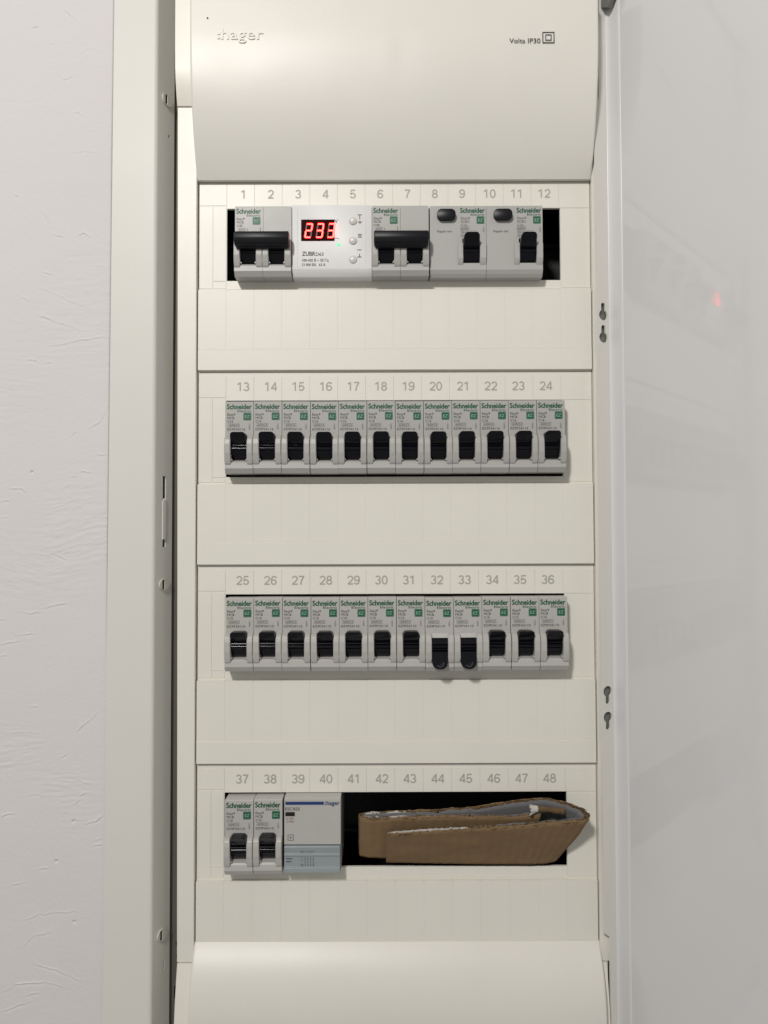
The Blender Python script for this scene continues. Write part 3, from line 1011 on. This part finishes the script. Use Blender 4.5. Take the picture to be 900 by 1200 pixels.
# voltage relay with a lit display
t = thing('voltage_relay', 'white voltage relay with red lit digits and three round buttons', 'voltage relay', (-65.0, 0, 166.5))
bm = bmesh.new()
W = 50.6
prism(bm, [(BACK, 0.4), (-10.6, 0.4), (-11.2, -0.2), (-11.2, -40.6), (-8.6, -45.3), (BACK, -45.4)], 0.2, W, bev=0.25, seg=1)
box(bm, 3.4, 3.75, -11.45, -11.1, -39.5, -1.4, 0.1, 1)
box(bm, 46.4, 46.7, -11.4, -11.1, -39.5, -1.4, 0.1, 1)
hs = obj('housing', bm, 'white', t, smooth=True)
bm = bmesh.new()
yp = -11.24
text(bm, 'V', 27.0, -11.6, 2.6, yp, 0, width=2.0, bold=0.012)
text(bm, 'ZUBR', 6.6, -32.3, 2.6, yp, 0, width=8.2, bold=0.032)
text(bm, 'D63', 15.2, -32.3, 2.1, yp, 0, width=4.8, bold=0.02)
text(bm, '100-420 В ~ 50 Гц', 6.6, -36.0, 1.7, yp, 0, width=16.6, bold=0.025)
text(bm, '13 900 ВА   63 А', 6.6, -38.9, 1.7, yp, 0, width=14.6, bold=0.025)
# button signs
bar(bm, 41.6, 44.4, -6.5, -6.0, yp)
bar(bm, 42.75, 43.25, -9.0, -6.5, yp)
bar(bm, 41.8, 44.4, -11.2, -10.7, yp)
bar(bm, 42.85, 43.35, -10.7, -9.8, yp)
bar(bm, 42.85, 43.35, -12.1, -11.2, yp)
for z in (-19.0, -19.9, -20.8):
    bar(bm, 41.8, 44.2, z, z + 0.5, yp)
bar(bm, 41.4, 44.0, -28.9, -28.4, yp)
bar(bm, 42.6, 43.1, -32.9, -31.2, yp)
bar(bm, 41.4, 44.0, -33.5, -32.9, yp)
for k in range(6):
    a0, a1 = math.radians(150 - 20 * k), math.radians(150 - 20 * (k + 1))
    c = (28.3, -22.4)
    f = [bm.verts.new((c[0] + r * math.cos(a), yp, c[1] + r * 0.7 * math.sin(a))) for a, r in ((a0, 1.6), (a0, 2.0), (a1, 2.0), (a1, 1.6))]
    bm.faces.new(f)
obj('front_lettering', bm, 'dark_print', hs)
bm = bmesh.new()
box(bm, 5.9, 27.0, -11.5, -10.4, -22.9, -9.2, 0.15, 1)
dsp = obj('display', bm, 'glass', t)
SEG = {'2': 'abged', '3': 'abgcd'}
lit, dim = bmesh.new(), bmesh.new()
for k, ch in enumerate('233'):
    x0, z0, w, h, th, sl = 7.9 + 7.1 * k, -21.0, 4.4, 9.3, 0.82, 0.13
    m_ = h / 2
    segs = {'a': (0.5, w - 0.5, h - th, h), 'd': (0.5, w - 0.5, 0, th), 'g': (0.5, w - 0.5, m_ - th / 2, m_ + th / 2),
            'b': (w - th, w, m_ + 0.35, h - 0.35), 'c': (w - th, w, 0.35, m_ - 0.35), 'f': (0, th, m_ + 0.35, h - 0.35), 'e': (0, th, 0.35, m_ - 0.35)}
    for nme, (ax, bx, az, bz) in segs.items():
        tgt = lit if nme in SEG[ch] else dim
        q = [tgt.verts.new((x0 + x + sl * z, -11.56, z0 + z)) for x, z in ((ax, az), (bx, az), (bx, bz), (ax, bz))]
        tgt.faces.new(q)
obj('lit_segments', lit, 'segment', dsp)
obj('glowing_off_segments', dim, 'off_glow', dsp)
def dome(name, cx, cz, r, h, y, material, parent, n=28, m_=7):
    bm = bmesh.new()
    rings = []
    for j in range(m_):
        a = math.pi / 2 * j / m_
        rings.append([bm.verts.new((cx + r * math.cos(a) * math.cos(2 * math.pi * q / n), y - h * math.sin(a), cz + r * math.cos(a) * math.sin(2 * math.pi * q / n))) for q in range(n)])
    for A, B in zip(rings[:-1], rings[1:]):
        for q in range(n):
            bm.faces.new([A[q], A[(q + 1) % n], B[(q + 1) % n], B[q]])
    tip = bm.verts.new((cx, y - h, cz))
    for q in range(n):
        bm.faces.new([rings[-1][q], rings[-1][(q + 1) % n], tip])
    return obj(name, bm, material, parent, smooth=True)
for z in (-10.6, -23.2, -35.2):
    dome('button', 38.7, z + 0.4, 2.7, 1.35, -11.15, 'button', t)
dome('indicator_light', 29.6, -25.3, 1.15, 0.7, -11.15, 'led', t, n=16, m_=4)

# modular contactor with a clear lower flap
t = thing('contactor', 'pale grey contactor module with blue stripe and clear lower flap', 'contactor', (-70.0, 0, -205.2))
bm = bmesh.new()
W = 35.2
prism(bm, [(BACK, 0), (-7.4, 0), (-9.6, -1.0), (-9.9, -28.4), (-8.0, -28.8), (-8.0, -45.4), (BACK, -45.5)], 0.3, W)
hs = obj('housing', bm, 'mcb_light', t)
yp = -9.93
bm = bmesh.new()
bar(bm, 1.0, 24.8, -4.1, -2.3, yp, 0)
obj('blue_stripe', bm, 'blue', hs)
bm = bmesh.new()
text(bm, 'hager', 26.6, -4.3, 2.5, yp, 0, width=8.0, bold=0.012)
bar(bm, 25.5, 26.1, -3.1, -2.5, yp, 0)
bar(bm, 25.5, 26.1, -4.3, -3.7, yp, 0)
obj('maker_name', bm, 'blue', hs)
bm = bmesh.new()
text(bm, 'ESC425', 0.9, -7.6, 1.9, yp, 0, width=9.0)
bar(bm, 1.0, 6.8, -11.1, -8.6, yp, 2)
text(bm, 'In 25A', 1.6, -13.1, 1.2, yp, 1, width=4.6)
text(bm, 'Ui 400V', 1.6, -15.0, 1.2, yp, 1, width=4.8)
outline(bm, 2.5, 6.1, -26.0, -22.4, 0.3, yp, 3)
bar(bm, 3.6, 5.0, -24.35, -24.05, yp, 3)
bar(bm, 4.15, 4.45, -24.9, -23.5, yp, 3)
bar(bm, 2.0, 22, -0.72, -0.42, -9.2, 1) if False else None
obj('type_lettering', bm, ['soft_print', 'red_print', 'hole', 'dark_print'], hs)
bm = bmesh.new()
prism(bm, [(-8.1, -28.9), (-11.2, -29.0), (-11.6, -29.6), (-11.3, -31.2), (-10.8, -33.4), (-11.9, -33.9), (-12.0, -34.6), (-11.2, -35.0),
           (-10.9, -41.6), (-11.8, -42.2), (-11.8, -44.6), (-10.8, -45.4), (-8.1, -45.4)], 0.5, W - 0.4, bev=0.12, seg=1)
fl = obj('terminal_flap', bm, 'clear', t)
bm = bmesh.new()
yq = -11.35
for z in (-36.8, -38.6):
    bar(bm, 1.6, 5.6 - (0.8 if z < -37 else 0), z, z + 0.45, yq)
for k, x in enumerate((11.4, 13.4, 15.1, 16.8, 18.5)):
    text(bm, ['A1', '1', '3', '5', '7'][k], x, -32.8, 1.1, -11.32, 0, align='c')
    text(bm, ['A2', '2', '4', '6', '8'][k], x, -41.0, 1.1, yq, 0, align='c')
    if k:
        bar(bm, x - 0.1, x + 0.1, -39.6, -37.8, yq)
        bar(bm, x - 0.7, x - 0.1, -37.4, -37.2, yq)
        bar(bm, x - 0.1, x + 0.1, -37.2, -35.6, yq)
bar(bm, 10.6, 11.9, -37.6, -37.4, yq)
bar(bm, 10.6, 11.9, -36.2, -36.0, yq)
obj('wiring_diagram', bm, 'dark_print', fl)

# ---------------------------------------------------------------- folded corrugated cardboard
def build_card():
    t = thing('folded_cardboard', 'torn brown corrugated cardboard folded over and wedged in the empty slot', 'cardboard', (0, 0, 0))
    # top and bottom edge of the outer face, from the front sheet round both folds
    top = [(-6.3, -19, -223.8), (10, -19.8, -222.6), (28.3, -20.5, -221.3), (48, -21.5, -219.8), (69.4, -22.5, -218.2), (90, -23.4, -216.0), (104, -24.2, -214.9), (112.5, -24.2, -214.3),
           (115.8, -23.0, -214.2), (117.4, -19.4, -212.6), (113.6, -14.4, -210.0), (104.0, -10.5, -207.9), (93.0, -7.2, -206.3), (85, -6.0, -207.0), (72.4, -4.6, -209.0), (51.2, -2.6, -213.1), (19.1, 0.4, -216.3), (0, 1.8, -217.2), (-15.0, 2.6, -218.0),
           (-21.4, 1.2, -218.2), (-24.0, -1.8, -218.2), (-22.6, -5.4, -218.5), (-17.0, -7.4, -219.0), (-8, -8.2, -218.4), (2.7, -8.7, -217.6), (29.2, -9.8, -216.6), (50, -10.9, -216.4), (71.1, -12.2, -216.2), (88.6, -14.6, -213.9)]
    bot = [(-6.6, -2.6, -247.8), (10, -2.6, -248.2), (28.3, -2.4, -248.6), (48, -2.2, -249.0), (69.4, -2.2, -249.2), (84, -2.2, -249.2), (93, -2.3, -248.9), (99, -2.2, -247.9),
           (102, -0.6, -246.8), (102.6, 2.2, -246.5), (101.6, 5.2, -246.5), (99, 7.6, -246.5), (93, 9.0, -246.5), (82, 9.3, -246.5), (70, 9.5, -246.5), (50, 9.8, -246.5), (19.1, 10.4, -246.5), (0, 10.8, -246.5), (-14, 10.8, -246.4),
           (-21, 9.6, -246.4), (-24.2, 6.8, -246.3), (-23.4, 4.0, -246.4), (-18, 2.6, -246.8), (-8, 2.4, -247.2), (2.7, 2.4, -247.4), (29.2, 2.4, -247.4), (50, 2.4, -247.4), (71.1, 2.4, -247.4), (85, 2.4, -247.0)]
    T, Bt = np.array(top), np.array(bot)
    seg = np.r_[0, np.cumsum(np.linalg.norm(np.diff(T, axis=0), axis=1))]
    N = 620
    s = np.linspace(0, seg[-1], N)
    def smooth(P):
        # Catmull-Rom style resample via linear + repeated averaging
        Q = np.stack([np.interp(s, seg, P[:, k]) for k in range(3)], 1)
        for _ in range(3):
            Q[1:-1] = 0.25 * Q[:-2] + 0.5 * Q[1:-1] + 0.25 * Q[2:]
        return Q
    T, Bt = smooth(T), smooth(Bt)
    R = 18
    def rag(seed, amp, sc):
        r = np.random.RandomState(seed)
        a = np.interp(s, np.arange(0, seg[-1] + sc, sc), r.randn(len(np.arange(0, seg[-1] + sc, sc))))
        b = np.interp(s, np.arange(0, seg[-1] + sc / 3, sc / 3), r.randn(len(np.arange(0, seg[-1] + sc / 3, sc / 3))))
        return amp * (0.7 * a + 0.5 * b)
    def layer(off, ragged, wave=None, drop=0.0):
        rows = []
        for j in range(R):
            f = (j / (R - 1)) ** 0.8
            P = T * (1 - f) + Bt * f
            if j == 0:
                P = P + np.stack([0 * s, 0 * s, np.clip(ragged - drop, -1.8, 0.9)], 1)
            P = P.copy()
            P[:, 0] += 1.8 * np.exp(-((s - seg[8]) / 11.0) ** 2) * np.sin(np.pi * f) ** 1.2 * (1.3 - f)
            d = np.gradient(P, axis=0)
            nrm = np.stack([-d[:, 1], d[:, 0]], 1)
            nrm /= np.linalg.norm(nrm, axis=1)[:, None] + 1e-9
            o_ = off if wave is None else wave
            Q = P.copy()
            Q[:, :2] += nrm * (o_[:, None] if isinstance(o_, np.ndarray) else o_)
            # gentle waviness of the face
            if j > 0:
                wob = 0.9 * (value_noise(s[None, :] * 1.0, np.full((1, N), 30.0 * f), 26, 9, 41)[0] - .5) + 0.35 * (value_noise(s[None, :], np.full((1, N), 30.0 * f + 0.25 * s[None, :]), 7, 4, 42)[0] - .5)
                Q[:, :2] += nrm * (wob * min(1.0, 4 * f))[:, None]
            rows.append(Q)
        return np.array(rows)
    def mesh(name, G, material, thick, parent):
        n = G.shape[1]
        V = (G * MM).reshape(-1, 3)
        idx = np.arange(R * n).reshape(R, n)
        F = np.stack([idx[:-1, :-1], idx[:-1, 1:], idx[1:, 1:], idx[1:, :-1]], -1).reshape(-1, 4)
        me = bpy.data.meshes.new(name)
        me.from_pydata([tuple(v) for v in V], [], [tuple(f) for f in F])
        me.materials.append(M[material])
        for p in me.polygons:
            p.use_smooth = True
        o = bpy.data.objects.new(name, me)
        o.parent = parent
        COL.objects.link(o)
        md = o.modifiers.new('thickness', 'SOLIDIFY')
        md.thickness = thick * MM
        md.offset = 0
        return o
    TH = 3.7
    G = layer(0.10 * np.sin(2 * np.pi * s / 6.4) + 0.25 * (rag(9, 0.5, 30.0)), rag(1, 0.26, 5.0))
    mesh('outer_liner', G, 'kraft', 0.35, t)
    G = layer(TH, rag(2, 0.40, 7.0), drop=0.3)
    mesh('inner_liner', G, 'liner', 0.3, t)
    wave = TH / 2 + (TH / 2 - 0.3) * np.sin(2 * np.pi * s / 6.4)
    G = layer(0, rag(3, 0.4, 4.0), wave=wave, drop=0.35)
    mesh('fluting', G, 'kraft_dark', 0.25, t)
    # the torn, crushed edge: a ragged band across the thickness, open where the flutes show
    bm = bmesh.new()
    d = np.gradient(T, axis=0)
    nrm = np.stack([-d[:, 1], d[:, 0]], 1)
    nrm /= np.linalg.norm(nrm, axis=1)[:, None] + 1e-9
    r2 = np.random.RandomState(5)
    K = 6
    prev = None
    edge = rag(6, 0.35, 3.0)
    whit = np.clip(rag(8, 0.6, 9.0), -1, 1)
    for i in range(N):
        row = []
        for k in range(K):
            o_ = TH * k / (K - 1) + (0.10 * r2.randn() if 0 < k < K - 1 else 0)
            zz = np.clip(edge[i], -1.0, 0.7) - 0.55 + 0.34 * r2.randn() - (0.25 if 0 < k < K - 1 else 0)
            row.append(bm.verts.new((T[i, 0] + nrm[i, 0] * o_, T[i, 1] + nrm[i, 1] * o_, T[i, 2] + zz)))
        if prev is not None:
            u = i / N
            ph = math.sin(2 * math.pi * s[i] / 6.4)
            for k in range(K - 1):
                f_ = (k + 0.5) / (K - 1)
                hole = abs(f_ - (0.5 - 0.38 * ph)) > 0.30 and 0.12 < f_ < 0.88 and r2.rand() < 0.85
                pale = (u < 0.125 or 0.625 < u < 0.79) and f_ > 0.5 - 0.3 * whit[i]
                if hole and not pale:
                    continue
                fc = bm.faces.new([prev[k], prev[k + 1], row[k + 1], row[k]])
                fc.material_index = 1 if pale else (2 if r2.rand() < 0.45 else 0)
        prev = row
    obj('torn_edge', bm, ['kraft', 'scrap', 'kraft_dark'], t, recalc=False)
    # strips of the white liner left standing along the tear
    bm = bmesh.new()
    for a, b, o_, h0 in ((0.004, 0.128, 0.55, 1.0), (0.615, 0.655, 0.9, 0.9), (0.665, 0.735, 0.45, 0.9), (0.76, 0.79, 0.6, 0.7)):
        pv = None
        hh = rag(int(a * 1000) + 3, 0.6, 1.3)
        for i in range(int(a * N), int(b * N)):
            e = min(1.0, (i - a * N) / 6, (b * N - i) / 6)
            h = max(0.05, (0.55 * h0 + 0.6 * hh[i]) * e)
            x, y = T[i, 0] + nrm[i, 0] * TH * o_, T[i, 1] + nrm[i, 1] * TH * o_
            lean = 0.2 * math.sin(i * 0.13) + 0.35 * hh[i]
            row = [bm.verts.new((x, y, T[i, 2] - 1.0)), bm.verts.new((x, y - 0.2 * lean, T[i, 2] + 0.3 * h)), bm.verts.new((x - nrm[i, 0] * lean, y - nrm[i, 1] * lean, T[i, 2] + h))]
            if pv:
                for k in (0, 1):
                    bm.faces.new([pv[k], row[k], row[k + 1], pv[k + 1]])
            pv = row
    obj('torn_paper_strip', bm, 'scrap', t, recalc=False)
    # loose fibres and frayed paper along the top edges
    def flakes(name, cuts, material, count, size):
        bm = bmesh.new()
        for k in range(count):
            a, b, o0, o1 = cuts[k % len(cuts)]
            q = a + (b - a) * rng.rand()
            i = min(N - 2, int(q * (N - 1)))
            p = T[i].copy()
            d = T[i + 1] - T[i]
            nn = np.array([-d[1], d[0], 0]) / (np.hypot(d[0], d[1]) + 1e-9)
            p = p + nn * (o0 + (o1 - o0) * rng.rand())
            p[2] += 0.5 * rng.rand() - 0.5
            r = size * (0.5 + rng.rand())
            vs = []
            for m_ in range(5):
                an = 2 * math.pi * m_ / 5 + rng.rand()
                al = r * 2.2 * math.cos(an) * (0.6 + rng.rand()) / (np.hypot(d[0], d[1]) + 1e-9)
                vs.append(bm.verts.new((p[0] + d[0] * al, p[1] + d[1] * al + r * 0.7 * (rng.rand() - .5) - 0.1, p[2] + r * 0.5 * math.sin(an) * (0.5 + 0.6 * rng.rand()))))
            bm.faces.new(vs)
        return obj(name, bm, material, t)
    flakes('torn_fibres', [(0.36, 0.60, 0, 2.6), (0.30, 0.40, 0, 2.6), (0.70, 0.76, 0, 2.0)], 'kraft_dark', 170, 0.9)
    flakes('frayed_paper', [(0.02, 0.12, 1.6, 2.8), (0.63, 0.66, 1.0, 2.6), (0.72, 0.80, 1.6, 2.8), (0.02, 0.12, 1.6, 2.8), (0.80, 0.86, 1.6, 2.8)], 'scrap', 16, 0.7)
    # curled scrap torn from the end of the inner sheet
    bm = bmesh.new()
    n, m_ = 26, 14
    rings = []
    for j in range(m_):
        u = j / (m_ - 1)
        c = Vector((81.5 + 21 * u, -16.2 + 0.8 * u, -210.6 - 0.8 * u + 0.5 * math.sin(5 * u)))
        r = 2.3 - 0.7 * math.sin(u * 3.0) + 0.25 * math.sin(u * 19) + (1.1 if j == 0 else 0)
        rings.append([bm.verts.new((c.x + 0.4 * math.sin(q * 2.1), c.y + r * 0.8 * math.cos(2 * math.pi * q / n * 0.86), c.z + r * math.sin(2 * math.pi * q / n * 0.86) * (1 + 0.1 * math.sin(q * 1.7 + j)))) for q in range(n)])
    for j in range(m_ - 1):
        for q in range(n - 1):
            f = bm.faces.new([rings[j][q], rings[j][q + 1], rings[j + 1][q + 1], rings[j + 1][q]])
            f.material_index = 0 if j < 3 else 1
    obj('curled_scrap', bm, ['scrap', 'kraft_dark'], t, smooth=True)
build_card()
